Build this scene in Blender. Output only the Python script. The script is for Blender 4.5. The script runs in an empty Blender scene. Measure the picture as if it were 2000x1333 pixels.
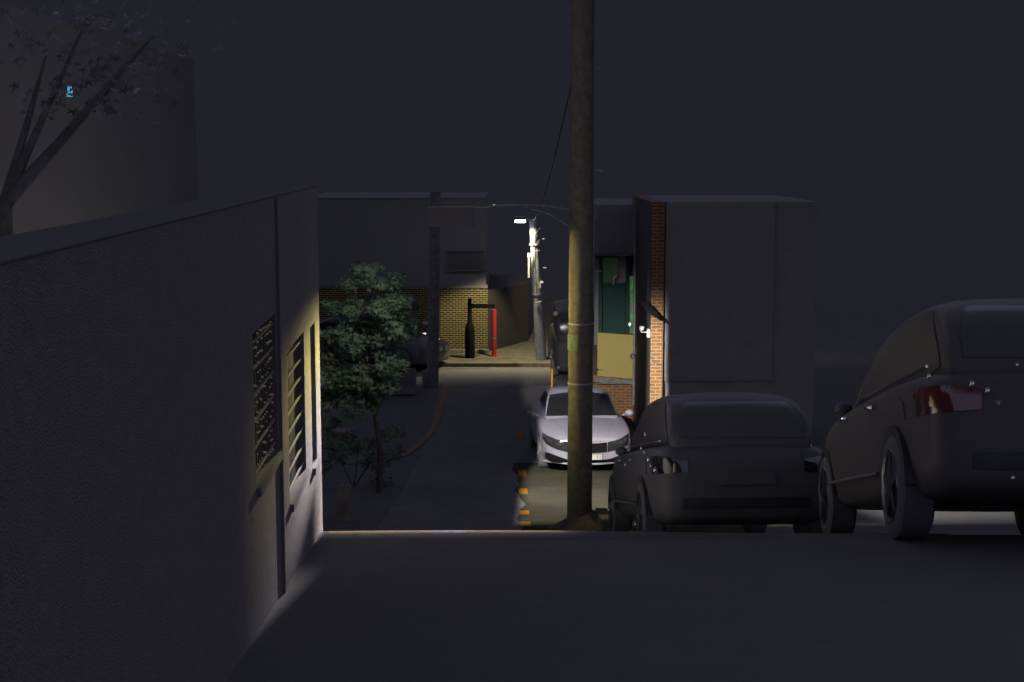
import bpy, math, random
from mathutils import Vector, Matrix
from mathutils.bvhtree import BVHTree
random.seed(7)
R = math.radians
S = bpy.context.scene
C = S.collection

# ------------------------------------------------------------ camera
CZ, PITCH, F = 6.2, math.atan(367 / 2800), 2800.0
cam = bpy.data.cameras.new('camera'); camo = bpy.data.objects.new('camera', cam); C.objects.link(camo)
camo.location = (0, 0, CZ); camo.rotation_euler = (R(90) - PITCH, 0, 0)
cam.lens = F / 2000 * 36; cam.sensor_width = 36; cam.clip_end = 500; cam.clip_start = .05
S.camera = camo

# ------------------------------------------------------------ night sky, exposure
w = bpy.data.worlds.new('World'); S.world = w; w.use_nodes = True
nt = w.node_tree; nt.nodes.clear()
out = nt.nodes.new('ShaderNodeOutputWorld'); bg = nt.nodes.new('ShaderNodeBackground')
tc = nt.nodes.new('ShaderNodeTexCoord'); sep = nt.nodes.new('ShaderNodeSeparateXYZ'); rp = nt.nodes.new('ShaderNodeValToRGB')
nt.links.new(tc.outputs['Generated'], sep.inputs[0]); nt.links.new(sep.outputs['Z'], rp.inputs[0])
cr_ = rp.color_ramp; FL = (.0156, .0156, .0238); PK = (.232, .232, .362)
cr_.elements[0].position = .13; cr_.elements[0].color = (*FL, 1)
cr_.elements[1].position = .24; cr_.elements[1].color = (*PK, 1)
for p_, k_ in ((.5, 1), (.66, .22), (1, .16)):
    e_ = cr_.elements.new(p_); e_.color = (*(c_ * k_ for c_ in PK), 1)
nt.links.new(rp.outputs[0], bg.inputs[0]); bg.inputs[1].default_value = 1.0
nt.links.new(bg.outputs[0], out.inputs[0])
S.view_settings.view_transform = 'Standard'; S.view_settings.look = 'None'
S.view_settings.exposure = 0; S.view_settings.gamma = 1
S.cycles.use_denoising = True
S.cycles.sample_clamp_indirect = 2
S.cycles.max_bounces = 6
S.cycles.caustics_reflective = False; S.cycles.caustics_refractive = False

def at(px, py, Y):
    u = (px - 1000) / F; v = (666.5 - py) / F
    s, c = math.sin(PITCH), math.cos(PITCH)
    t = Y / (v * s + c)
    return Vector((u * t, Y, CZ + (v * c - s) * t))

# ------------------------------------------------------------ materials
def mat(name, col, rough=.8, noise=.15, scale=6, bump=0, bscale=60, metal=0, coat=0, col2=None, spec=.5, emit=None, estr=0, trans=0):
    m = bpy.data.materials.new(name); m.use_nodes = True
    n = m.node_tree.nodes; l = m.node_tree.links
    b = n['Principled BSDF']
    b.inputs['Roughness'].default_value = rough; b.inputs['Metallic'].default_value = metal
    b.inputs['Coat Weight'].default_value = coat; b.inputs['Specular IOR Level'].default_value = spec
    b.inputs['Transmission Weight'].default_value = trans
    if emit:
        b.inputs['Emission Color'].default_value = (*emit, 1); b.inputs['Emission Strength'].default_value = estr
    t = n.new('ShaderNodeTexCoord')
    nz = n.new('ShaderNodeTexNoise'); nz.inputs['Scale'].default_value = scale; nz.inputs['Detail'].default_value = 8
    nz.inputs['Roughness'].default_value = .65
    l.new(t.outputs['Object'], nz.inputs['Vector'])
    cr = n.new('ShaderNodeValToRGB')
    c2 = col2 or tuple(c * (1 - 2 * noise) for c in col)
    c1 = col if col2 else tuple(min(1, c * (1 + noise)) for c in col)
    cr.color_ramp.elements[0].position = .35; cr.color_ramp.elements[1].position = .65
    cr.color_ramp.elements[0].color = (*c2, 1); cr.color_ramp.elements[1].color = (*c1, 1)
    l.new(nz.outputs['Fac'], cr.inputs[0]); l.new(cr.outputs[0], b.inputs['Base Color'])
    if bump:
        n2 = n.new('ShaderNodeTexNoise'); n2.inputs['Scale'].default_value = bscale; n2.inputs['Detail'].default_value = 6
        l.new(t.outputs['Object'], n2.inputs['Vector'])
        bp = n.new('ShaderNodeBump'); bp.inputs['Strength'].default_value = bump; bp.inputs['Distance'].default_value = .02
        l.new(n2.outputs['Fac'], bp.inputs['Height']); l.new(bp.outputs[0], b.inputs['Normal'])
    return m

def brick_mat(name, c1, c2, mortar, bw=.2, rh=.0715, ms=.006, rough=.85):
    m = bpy.data.materials.new(name); m.use_nodes = True
    n = m.node_tree.nodes; l = m.node_tree.links; b = n['Principled BSDF']
    b.inputs['Roughness'].default_value = rough
    uv = n.new('ShaderNodeUVMap'); br = n.new('ShaderNodeTexBrick')
    wob = n.new('ShaderNodeTexNoise'); wob.inputs['Scale'].default_value = 9
    mx = n.new('ShaderNodeMixRGB'); mx.blend_type = 'LINEAR_LIGHT'; mx.inputs[0].default_value = .004
    l.new(uv.outputs[0], wob.inputs['Vector']); l.new(uv.outputs[0], mx.inputs[1]); l.new(wob.outputs['Color'], mx.inputs[2])
    l.new(mx.outputs[0], br.inputs['Vector'])
    br.inputs['Scale'].default_value = 1; br.inputs['Brick Width'].default_value = bw; br.inputs['Row Height'].default_value = rh
    br.inputs['Mortar Size'].default_value = ms; br.inputs['Mortar Smooth'].default_value = .15
    br.inputs['Color1'].default_value = (*c1, 1); br.inputs['Color2'].default_value = (*c2, 1); br.inputs['Mortar'].default_value = (*mortar, 1)
    nz = n.new('ShaderNodeTexNoise'); nz.inputs['Scale'].default_value = 5; nz.inputs['Detail'].default_value = 8
    l.new(uv.outputs[0], nz.inputs['Vector'])
    mul = n.new('ShaderNodeMixRGB'); mul.blend_type = 'MULTIPLY'; mul.inputs[0].default_value = .55
    l.new(br.outputs['Color'], mul.inputs[1]); l.new(nz.outputs['Fac'], mul.inputs[2])
    l.new(mul.outputs[0], b.inputs['Base Color'])
    bp = n.new('ShaderNodeBump'); bp.inputs['Strength'].default_value = .5; bp.inputs['Distance'].default_value = .01; bp.invert = True
    l.new(br.outputs['Fac'], bp.inputs['Height']); l.new(bp.outputs[0], b.inputs['Normal'])
    return m

M = {}
M['facade'] = mat('dark_render', (0.09, 0.09, 0.09), .9, .04, 1.2, .2, 30)
M['facade2'] = mat('dark_tile', (0.15, 0.15, 0.15), .85, .05, 2.0, .2, 18)
M['trim'] = mat('trim', (0.11, 0.11, 0.11), .8, .04)
M['coping'] = mat('dark_coping', (0.08, 0.08, 0.08), .9, .05, 8, .3, 60)
M['facade_far'] = mat('far_render', (0.16, 0.16, 0.16), .9, .03, 1.2)
M['glass'] = mat('window_glass', (0.13, 0.13, 0.13), .5, .03, spec=.3)
M['asphalt'] = mat('asphalt', (0.175, 0.175, 0.175), .95, .06, 2.2, .6, 140, spec=0.03)
M['asphalt_near'] = mat('asphalt_near', (0.185, 0.185, 0.178), .95, .03, 2.2, .4, 140, spec=0.03)
M['earth'] = mat('earth', (0.128, 0.128, 0.128), .95, .05, 1.5, .15, 40, spec=0.03)
M['concrete'] = mat('old_concrete', (0.15, 0.14, 0.105), .9, .2, 3.0, .5, 90, col2=(0.09, 0.085, 0.065), spec=0.03)
M['parking'] = mat('stain_shade_concrete', (0.062, 0.056, 0.038), .9, .2, 1.3, .5, 90, col2=(0.04, 0.037, 0.028), spec=0.03)  # stain patches put into the colour to stand for ragged shade
M['kerb'] = mat('kerb_concrete', (0.18, 0.17, 0.15), .9, .2, 5, .4, 80, spec=0.03)
M['yellow_paint'] = mat('yellow_road_paint', (0.34, 0.19, 0.02), .8, .2, 14, .4, 120, col2=(0.24, 0.13, 0.015), spec=0.03)
M['orange_paint'] = mat('orange_road_paint', (0.27, 0.2, 0.12), .85, .2, 10, .4, 120, col2=(0.2, 0.13, 0.09), spec=0.03)
M['white_paint'] = mat('white_road_paint', (0.3, 0.29, 0.36), .8, .15, 14, .4, 120, spec=0.03)
M['stucco'] = mat('stucco', (0.29, 0.27, 0.265), .95, .12, 14, 1.0, 130, col2=(0.255, 0.235, 0.23), spec=0.03)
M['pole_conc'] = mat('pole_concrete', (0.145, 0.13, 0.10), .9, .2, 11, .5, 90, col2=(0.09, 0.082, 0.06), spec=0.03)
M['pole_far'] = mat('far_pole_concrete', (0.17, 0.18, 0.215), .9, .2, 7, .3, 90, col2=(0.1, 0.11, 0.14))
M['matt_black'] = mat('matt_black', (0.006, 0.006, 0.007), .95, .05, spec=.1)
M['pole_dark'] = mat('dark_pole', (0.145, 0.145, 0.145), .9, .2, 9)
M['brick_far'] = brick_mat('far_brick', (.04, .017, .02), (.028, .014, .018), (.38, .33, .10), .185, .0645, .0095)
M['brick_warm'] = brick_mat('warm_brick', (.21, .078, .018), (.13, .06, .024), (.29, .25, .13), .2, .0715, .0068)
M['brick_shaded'] = brick_mat('shaded_brick', (.035, .024, .026), (.03, .022, .026), (.07, .06, .035), .2, .0715, .0055)  # shade of the side wing and pier flank put into the brick colour
M['yellow_wall'] = mat('yellow_panel', (0.31, 0.255, 0.075), .9, .06, 30, .35, 160, col2=(0.27, 0.22, 0.065))
M['green_dark'] = mat('green_board', (0.02, 0.048, 0.044), .7, .1, 3, spec=0.05)
M['green_wall'] = mat('green_wall', (.05, .09, .05), .8, .2, 4, emit=(.09, .24, .11), estr=.035)
M['green_lit'] = mat('green_lit_glass', (.08, .2, .08), .4, .4, 7, emit=(.10, .42, .12), estr=.12)
M['metal'] = mat('grey_metal', (.3, .3, .32), .45, .1, metal=.7)
M['dark_metal'] = mat('dark_metal', (0.175, 0.175, 0.175), .5, .1, metal=.3)
M['collar'] = mat('sparkle_brass', (.95, .85, .35), .3, .02, metal=.4)  # bright metal for beads that imitate sparkle on the railing
M['rail'] = mat('rail_metal', (.55, .52, .4), .35, .1, metal=.6)
M['black'] = mat('black_plastic', (.035, .035, .04), .5, .1)
M['black_body'] = mat('black_car_paint', (.112, .112, .113), .5, .02, coat=.04, spec=.15)
M['brown_body'] = mat('brown_car_paint', (.116, .109, .107), .5, .02, coat=.03, spec=.15)
M['van_body'] = mat('black_van_paint', (.04, .04, .043), .5, .02, spec=.1)
M['grey_body'] = mat('dark_grey_car_paint', (0.14, 0.14, 0.14), .3, .05, coat=.8)
M['white_body'] = mat('white_car_paint', (0.225, 0.22, 0.26), .38, .02, 3, coat=.35)
M['crease'] = mat('crease_shadow_line', (0.14, 0.14, 0.17), .4, .02)
M['tinted_glass'] = mat('tinted_car_glass', (.105, .105, .108), .35, .02, spec=.25)
M['car_glass'] = mat('car_glass', (0.014, 0.014, 0.016), .2, .02, spec=.2)
M['tyre'] = mat('tyre_rubber', (0.12, 0.12, 0.12), .85, .05)
M['chrome'] = mat('chrome', (.8, .8, .78), .12, .02, metal=1)
M['rim'] = mat('alloy_rim', (0.2, 0.2, 0.2), .3, .05, metal=.8)
M['lamp_glass'] = mat('head_lamp_glass', (0.02, 0.02, 0.022), .08, .02, coat=1)
M['red_lens'] = mat('red_lens', (0.13, 0.02, 0.02), .12, .1, 9, coat=1)
M['orange_glint'] = mat('orange_glint', (.8, .25, .03), .15, .1, coat=1, emit=(1, .28, .03), estr=1.3)  # emission imitates a tail-light glint
M['white_plastic'] = mat('white_plastic', (0.38, 0.38, 0.36), .5, .03)
M['plate'] = mat('plate_white', (0.4, 0.41, 0.36), .5, .04)
M['red_pipe'] = mat('red_paint', (0.38, 0.02, 0.03), .55, .15, 5, col2=(0.26, 0.018, 0.025))
M['orange_post'] = mat('orange_reflector', (0.9, 0.42, 0.05), .5, .1, emit=(1, .5, .08), estr=.0)
M['leaf'] = mat('leaf', (0.075, 0.12, 0.06), .6, .3, 1.5, col2=(0.05, 0.085, 0.05))
M['leaf_dark'] = mat('dark_leaf', (0.16, 0.17, 0.17), .6, .3, 1.5)
M['bark'] = mat('bark', (0.075, 0.065, 0.055), .95, .3, 12, .6, 40)
M['teal'] = mat('teal_sign', (.08, .42, .27), .6, .3, 9, emit=(.08, .42, .26), estr=.16)
M['cyan'] = mat('cyan_lit_sign', (.1, .5, .7), .6, .3, 9, emit=(.10, .48, .68), estr=.8)
M['led'] = mat('lit_lamp', (1, 1, 1), .5, 0, emit=(1, .98, .95), estr=14)
M['led_dim'] = mat('small_lamp_and_glint', (1, 1, 1), .5, 0, emit=(.8, .9, .95), estr=1.0)
M['terracotta'] = mat('terracotta', (0.19, 0.14, 0.14), .85, .2, 8)
M['poster'] = mat('weathered_green_notice', (.13, .2, .12), .8, .5, 18, .3, 40, col2=(.07, .09, .05))
M['text'] = mat('plate_text', (.02, .02, .03), .6, 0)
M['canopy'] = mat('dark_canopy', (0.175, 0.175, 0.175), .8, .1)

# ------------------------------------------------------------ builders
class MB:
    def __init__(s): s.v = []; s.f = []; s.m = []
    def add(s, vs, fs, m=0, X=None):
        o = len(s.v)
        s.v += [tuple(X @ Vector(v)) if X else tuple(v) for v in vs]
        s.f += [tuple(i + o for i in f) for f in fs]; s.m += [m] * len(fs)
        return s
    def box(s, x0, x1, y0, y1, z0, z1, m=0, X=None):
        v = [(x, y, z) for z in (z0, z1) for y in (y0, y1) for x in (x0, x1)]
        f = [(0, 2, 3, 1), (4, 5, 7, 6), (0, 1, 5, 4), (2, 6, 7, 3), (0, 4, 6, 2), (1, 3, 7, 5)]
        return s.add(v, f, m, X)
    def tube(s, pts, rs, n=12, m=0, caps=True):
        pts = [Vector(p) for p in pts]
        if not isinstance(rs, (list, tuple)): rs = [rs] * len(pts)
        vs = []; fs = []
        for i, p in enumerate(pts):
            d = (pts[min(i + 1, len(pts) - 1)] - pts[max(i - 1, 0)]).normalized()
            a = d.orthogonal().normalized() if i == 0 else (a - d * a.dot(d)).normalized()
            b = d.cross(a)
            for k in range(n):
                t = 2 * math.pi * k / n
                vs.append(p + (a * math.cos(t) + b * math.sin(t)) * rs[i])
        for i in range(len(pts) - 1):
            for k in range(n):
                fs.append((i * n + k, i * n + (k + 1) % n, (i + 1) * n + (k + 1) % n, (i + 1) * n + k))
        if caps:
            fs.append(tuple(range(n))[::-1]); fs.append(tuple((len(pts) - 1) * n + k for k in range(n)))
        return s.add(vs, fs, m)
    def ball(s, c, r, n=10, m=0, sz=1):
        vs = [(c[0], c[1], c[2] - r * sz)]; fs = []
        for i in range(1, n):
            ph = math.pi * i / n
            for k in range(n * 2):
                t = math.pi * k / n
                vs.append((c[0] + r * math.sin(ph) * math.cos(t), c[1] + r * math.sin(ph) * math.sin(t), c[2] - r * sz * math.cos(ph)))
        vs.append((c[0], c[1], c[2] + r * sz)); q = n * 2; L = len(vs) - 1
        for k in range(q): fs.append((0, 1 + (k + 1) % q, 1 + k)); fs.append((L, L - q + k, L - q + (k + 1) % q))
        for i in range(n - 2):
            for k in range(q): fs.append((1 + i * q + k, 1 + i * q + (k + 1) % q, 1 + (i + 1) * q + (k + 1) % q, 1 + (i + 1) * q + k))
        return s.add(vs, fs, m)
    def build(s, name, ms, parent=None, smooth=False, loc=None, rz=0, bevel=0):
        me = bpy.data.meshes.new(name); me.from_pydata(s.v, [], s.f)
        if not isinstance(ms, (list, tuple)): ms = [ms]
        for k in ms: me.materials.append(M[k] if isinstance(k, str) else k)
        uv = me.uv_layers.new(name='UVMap')
        for p, mi in zip(me.polygons, s.m):
            p.material_index = mi; p.use_smooth = smooth
            nx, ny, nz = (abs(a) for a in p.normal)
            for li in p.loop_indices:
                c = me.vertices[me.loops[li].vertex_index].co
                uv.data[li].uv = (c.x, c.y) if nz > max(nx, ny) else ((c.y, c.z) if nx > ny else (c.x, c.z))
        o = bpy.data.objects.new(name, me); C.objects.link(o)
        if parent: o.parent = parent
        if loc is not None: o.location = loc
        o.rotation_euler.z = rz
        if bevel:
            b = o.modifiers.new('b', 'BEVEL'); b.width = bevel; b.segments = 2; b.limit_method = 'ANGLE'
        if smooth:
            try: me.set_sharp_from_angle(angle=R(40))
            except Exception: pass
        return o

def tag(o, label, cat, group=None, kind=None):
    o['label'] = label; o['category'] = cat
    if group: o['group'] = group
    if kind: o['kind'] = kind
    return o
def struct(o, kind='structure'): o['kind'] = kind; return o
def empty(name, loc=(0, 0, 0), rz=0):
    o = bpy.data.objects.new(name, None); C.objects.link(o); o.location = loc; o.rotation_euler.z = rz; return o

# ------------------------------------------------------------ terrain
PROF = [(-20, 7.0), (0, 4.6), (10.7, 3.3), (11.3, 3.15), (13, 2.55), (17, 1.4), (20, .86), (23, .48), (26, .17), (28, .02), (32.6, -.3), (34, -.3), (38, 0), (400, 0)]
def gz(y):
    for (a, za), (b, zb) in zip(PROF, PROF[1:]):
        if y <= b:
            t = max(0, (y - a) / (b - a)); return za + (zb - za) * t
    return 0
def ys_between(a, b, st=.5):
    n = max(2, int((b - a) / st)); L = [a + (b - a) * i / n for i in range(n + 1)]
    L += [p for p, _ in PROF if a < p < b]
    return sorted(set(round(y, 4) for y in L))
def strip(name, x0, x1, y0, y1, off, m, st=.5, nx=1, dz=None):
    b = MB(); L = ys_between(y0, y1, st); vs = []
    for y in L:
        a = x0(y) if callable(x0) else x0; c = x1(y) if callable(x1) else x1
        for i in range(nx + 1):
            x = a + (c - a) * i / nx
            vs.append((x, y, gz(y) + off + (dz(x, y) if dz else 0)))
    fs = [(j * (nx + 1) + i, j * (nx + 1) + i + 1, (j + 1) * (nx + 1) + i + 1, (j + 1) * (nx + 1) + i) for j in range(len(L) - 1) for i in range(nx)]
    b.add(vs, fs); return b.build(name, m, smooth=True)

struct(strip('ground', -150, 150, -20, 300, -.03, 'earth', 4))
struct(strip('road', -1.95, 3.4, 10.7, 41.4, 0, 'asphalt', .4, 8))
struct(strip('upper_road', -3.5, 5.5, -18, 10.7, 0, 'asphalt_near', .5, 8))
struct(strip('cross_road', -26, 4.2, 38.2, 41.4, .004, 'asphalt', .5, 30))
# lit concrete shoulder on the right; wavy edge imitates a ragged border of lamplight
def rag(y): return .1 + .10 * math.sin(y * 1.3) * math.sin(y * .7 + 1) + .02 * math.sin(y * 5)
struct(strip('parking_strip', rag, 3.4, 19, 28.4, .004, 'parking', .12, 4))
struct(strip('pavement', -26, 4.2, 41.55, 60, .11, 'concrete', 2, 20))
b = MB(); b.box(-26, 4.2, 41.4, 41.55, -.05, .118); struct(b.build('kerb', 'kerb'))
# orange lane line, painted along the left edge of the road and bending out
def curve_line(name, pts, wd, m, off=.01):
    # Catmull-Rom
    P = [Vector(p) for p in pts]; P = [P[0] * 2 - P[1]] + P + [P[-1] * 2 - P[-2]]
    C2 = []
    for i in range(1, len(P) - 2):
        for k in range(10):
            t = k / 10
            C2.append(.5 * ((2 * P[i]) + (P[i + 1] - P[i - 1]) * t + (2 * P[i - 1] - 5 * P[i] + 4 * P[i + 1] - P[i + 2]) * t * t + (3 * P[i] - P[i - 1] - 3 * P[i + 1] + P[i + 2]) * t ** 3))
    C2.append(P[-2]); vs = []
    for i, p in enumerate(C2):
        d = (C2[min(i + 1, len(C2) - 1)] - C2[max(i - 1, 0)]).normalized(); nn = Vector((-d.y, d.x)) * wd / 2
        for s_ in (1, -1):
            q = p + nn * s_; vs.append((q.x, q.y, gz(q.y) + off))
    fs = [(2 * i, 2 * i + 1, 2 * i + 3, 2 * i + 2) for i in range(len(C2) - 1)]
    o = MB().add(vs, fs).build(name, m); struct(o); return o
curve_line('edge_line', [(-1.78, 38.2), (-1.8, 35.6), (-1.92, 33), (-2.12, 30.6), (-2.3, 29.4), (-2.7, 28.7), (-3.3, 28.3)], .15, 'orange_paint')
struct(strip('left_verge', -5.5, -1.95, 11, 38.2, -.008, 'earth', .5, 6))
curve_line('kerb_line', [(-.35, 41.22), (.3, 41.25), (1.2, 41.3)], .12, 'orange_paint', .012)
curve_line('gutter_line', [(-2.1, 41.05), (-1.3, 41.12), (-.7, 41.2)], .08, 'concrete', .012)
# dashed bay line
for (y0, y1) in ((20.25, 20.75), (21.6, 22.1), (24.2, 24.9), (26.55, 27.35), (32.2, 33.2)):
    strip_o = strip('dash_line', .12, .27, y0, y1, .012, 'yellow_paint', .2); struct(strip_o)
# speed bump at the crest: painted yellow-white-yellow
vs = []; fs = []; mi = []
xs = [-1.75 + i * 3.75 / 75 for i in range(76)]; prof = [(-.4, 0), (-.25, .018), (-.12, .033), (-.04, .039), (0, .04), (.12, .036), (.25, .02), (.4, 0)]
for x in xs:
    k = max(0, 1 - ((x + .25) / 2.0) ** 2) 
    for dy, dz in prof: vs.append((x, 10.75 + dy, gz(10.75 + dy) - .006 + dz * (.45 + .55 * k)))
b = MB(); n = len(prof)
for i in range(75):
    for j in range(n - 1):
        xm = (xs[i] + xs[i + 1]) / 2
        b.f.append((i * n + j, (i + 1) * n + j, (i + 1) * n + j + 1, i * n + j + 1)); b.m.append(2 if prof[j][0] < -.2 else (1 if -.62 < xm < -.36 else (0 if -1.4 < xm < .4 else 2)))
b.v = vs
o = b.build('speed_bump', ['yellow_paint', 'white_paint', 'asphalt'], smooth=True)
tag(o, 'low speed bump painted yellow and white, crossing the road at the crest of the slope', 'speed bump')

# ------------------------------------------------------------ left stucco wall
WX = lambda Y: -1.49 + .043 * (11 - Y)           # road-facing plane
wall = empty('street_wall', (WX(11), 11, 3.2)); tag(wall, 'rough stucco wall with railed openings, lit at its far end, left of the road', 'wall')
# local frame: a = distance toward camera along the wall, o = out toward the road, z world
ang = math.atan(-.043)
WM = Matrix.Translation((-1.49, 11, 0)) @ Matrix.Rotation(-ang, 4, 'Z')
WM = Matrix.Translation((-1.49, 11, 0)) @ Matrix(((1, .043, 0, 0), (0, -1, 0, 0), (0, 0, 1, 0), (0, 0, 0, 1)))  # (o, a, z): x=o+.043a, y=-a
INV = Matrix.Translation(-Vector((WX(11), 11, 3.2)))
def wb(mb, o0, o1, a0, a1, z0, z1, m=0):
    v = [(o, a, z) for z in (z0, z1) for a in (a0, a1) for o in (o0, o1)]
    v = [INV @ (WM @ Vector(p)) for p in v]
    mb.add(v, [(0, 1, 3, 2), (4, 6, 7, 5), (0, 4, 5, 1), (2, 3, 7, 6), (0, 2, 6, 4), (1, 5, 7, 3)], m)
TH = .3
# (a0,a1,sill z,head z): solid or opening
segs = [(0, .36, None), (.36, .72, (3.86, 4.95)), (.72, 1.17, None), (1.17, 2.2, (3.96, 4.98)), (2.2, 2.74, None), (2.74, 3.7, (4.42, 5.28)), (3.7, 12, None)]
body = MB(); 
TOP = 5.95
for a0, a1, op in segs:
    if op is None: wb(body, -TH, 0, a0, a1, 2.0, TOP)
    else:
        wb(body, -TH, 0, a0, a1, 2.0, op[0]); wb(body, -TH, 0, a0, a1, op[1], TOP)
wb(body, -.012, .02, 2.62, 2.68, 2.0, TOP)
body.build('wall', 'stucco', wall)
cap = MB(); wb(cap, -TH - .004, .004, 0, 12, TOP, TOP + .006); cap.build('coping', 'coping', wall)
for a0, a1, op in segs:
    if not op: continue
    led = MB(); wb(led, -TH + .02, .025, a0 + .004, a1 - .004, op[0], op[0] + .05); led.build('ledge', 'stucco', wall)
    rl = MB(); ga = a1 - a0
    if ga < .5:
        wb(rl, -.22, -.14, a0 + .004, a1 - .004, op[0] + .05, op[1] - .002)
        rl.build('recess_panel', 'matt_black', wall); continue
    nb = int(ga / .085)
    for i in range(1, nb + 1):
        a = a0 + ga * i / (nb + 1); wb(rl, -.05, -.035, a - .008, a + .008, op[0] + .05, op[1])
    bars = rl.build('bars', 'dark_metal', wall)
    hz = MB(); k = 8 if a0 < 2 else 6
    for i in range(k):
        z = op[0] + .1 + (op[1] - op[0] - .16) * i / (k - 1)
        wb(hz, -.026, -.014, a0, a1, z - .005, z + .005)
    hz.build('rails', 'rail', wall)
    bk = MB(); wb(bk, -TH + .01, -TH + .03, a0, a1, op[0], op[1]); bk.build('backing_mesh', 'facade', wall)
    if a0 > 2:      # small bright beads added on the bars to imitate sparkling light
        kn = MB()
        for i in range(1, nb + 1):
            a = a0 + ga * i / (nb + 1)
            for j in range(15):
                if random.random() < .72:
                    z = op[0] + .08 + (op[1] - op[0] - .12) * j / 14 + random.uniform(-.012, .012)
                    p = INV @ (WM @ Vector((-.022, a, z))); kn.ball(p, random.uniform(.005, .0095), 4)
        kn.build('sparkle_beads', 'collar', wall, smooth=True)  # beads added as sparkle, the bars have no collars

# ------------------------------------------------------------ utility poles
def utility_pole(name, x, y, z0, z1, r0, r1, m, label):
    e = empty(name, (x, y, z0)); tag(e, label, 'utility pole')
    b = MB(); k = 14; b.tube([(0, 0, -.3 + (z1 - z0 + .3) * i / k) for i in range(k + 1)], [r0 + (r1 - r0) * i / k for i in range(k + 1)], 32)
    b.build('shaft', m, e, smooth=True); return e
PX, PY = .965, 20.0
np_ = utility_pole('utility_pole', PX, PY, .86, 10.5, .18, .155, 'pole_conc', 'tall concrete utility pole standing in front of the white sedan')
def band(parent, z, r, m='metal', h=.02):
    b = MB(); b.tube([(0, 0, z - h / 2), (0, 0, z + h / 2)], r, 32); b.build('steel_band', m, parent, smooth=True)
for py in (632, 748): band(np_, at(1135, py, PY).z - .86, .186, 'metal', .022)
b = MB()
for i in range(9):
    t0 = math.pi + .25 - i * .19 + .3; 
A = [math.pi - .15 + i * .16 for i in range(10)]
zt, zb = at(1, 652, PY).z - .86, at(1, 683, PY).z - .86
vs = [(.182 * math.cos(t), .182 * math.sin(t), z) for t in A for z in (zb, zt)]
b.add(vs, [(2 * i, 2 * i + 2, 2 * i + 3, 2 * i + 1) for i in range(9)]); b.build('notice_sheet', 'poster', np_, smooth=True)
b = MB(); zz = at(1165, 748, PY).z - .86
b.tube([(.17, 0, zz), (.3, -.02, zz)], .008, 8); b.build('step_bolt', 'white_plastic', np_)
b = MB()
for k in range(5):
    zz = 2.3 + k * 1.4
    b = MB(); b.tube([(.15, .05, zz), (.29, .08, zz)], .008, 8); b.build('step_bolt', 'metal', np_)
# arm of the shaded street lamp carried by the pole
LX, LY, LZ = -.85, 20.0, 5.17
arm = MB(); arm.tube([(-.12, 0, 4.55), (-.5, 0, 4.62), (-1.0, 0, 4.63), (-1.6, 0, 4.58)], .014, 10)
arm.tube([(-.12, 0, 4.3), (-.45, 0, 4.5), (-.85, 0, 4.625)], .009, 8)
arm.build('lamp_arm', 'dark_metal', np_, smooth=True)
h = MB(); h.box(-2.12, -1.5, -.16, .16, 4.52, 4.60)
h.box(-2.12, -2.10, -.16, .16, 4.33, 4.52); h.box(-1.52, -1.5, -.16, .16, 4.33, 4.52); h.box(-2.10, -1.52, -.16, -.14, 4.33, 4.52); h.box(-2.10, -1.52, .14, .16, 4.33, 4.52); h.build('lamp_housing', 'black', np_)
lg = MB(); lg.box(-2.08, -1.54, -.12, .12, 4.47, 4.5); lg.build('lamp_glass', 'led_dim', np_)

# concrete mound at foot
b = MB(); vs = [(0, 0, .34)]; N = 28
for k in range(N):
    t = 2 * math.pi * k / N; r = .42 + .1 * math.sin(3 * t + 1) + .07 * math.sin(7 * t)
    vs.append((r * math.cos(t) * .75, r * math.sin(t) * .6, .17)); 
for k in range(N):
    t = 2 * math.pi * k / N; r = .75 + .12 * math.sin(3 * t + 1) + .06 * math.sin(5 * t)
    vs.append((r * math.cos(t), r * math.sin(t) * .7, -.12))
fs = [(0, 1 + k, 1 + (k + 1) % N) for k in range(N)] + [(1 + k, 1 + N + k, 1 + N + (k + 1) % N, 1 + (k + 1) % N) for k in range(N)]
o = b.add(vs, fs).build('concrete_footing', 'concrete', smooth=True, loc=(PX + .12, PY - .05, .84))
tag(o, 'rough concrete mound packed around the foot of the tall near pole', 'footing')
b = MB(); P = [at(1163, 992, 20.3), at(1190, 993, 20.3), at(1212, 1033, 18.6), at(1183, 1033, 18.6)]
vs = [(p.x, p.y, p.z) for p in P] + [(p.x, p.y, p.z - .18) for p in P]
b.add(vs, [(3, 2, 1, 0), (4, 5, 6, 7), (0, 1, 5, 4), (1, 2, 6, 5), (2, 3, 7, 6), (3, 0, 4, 7)])
o = b.build('kerb_slab', 'concrete'); tag(o, 'sloping concrete kerb slab between the near pole and the black car', 'slab')
b = MB(); p = at(1150, 985, 20.8)
b.box(-.12, .12, -.1, .1, -.02, .05); o = b.build('rubble_block', 'kerb', loc=(p.x + .12, p.y + .6, gz(21.4)+.02), rz=.5, bevel=.02)
tag(o, 'small broken concrete block on the ground behind the near pole', 'rubble')

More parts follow.
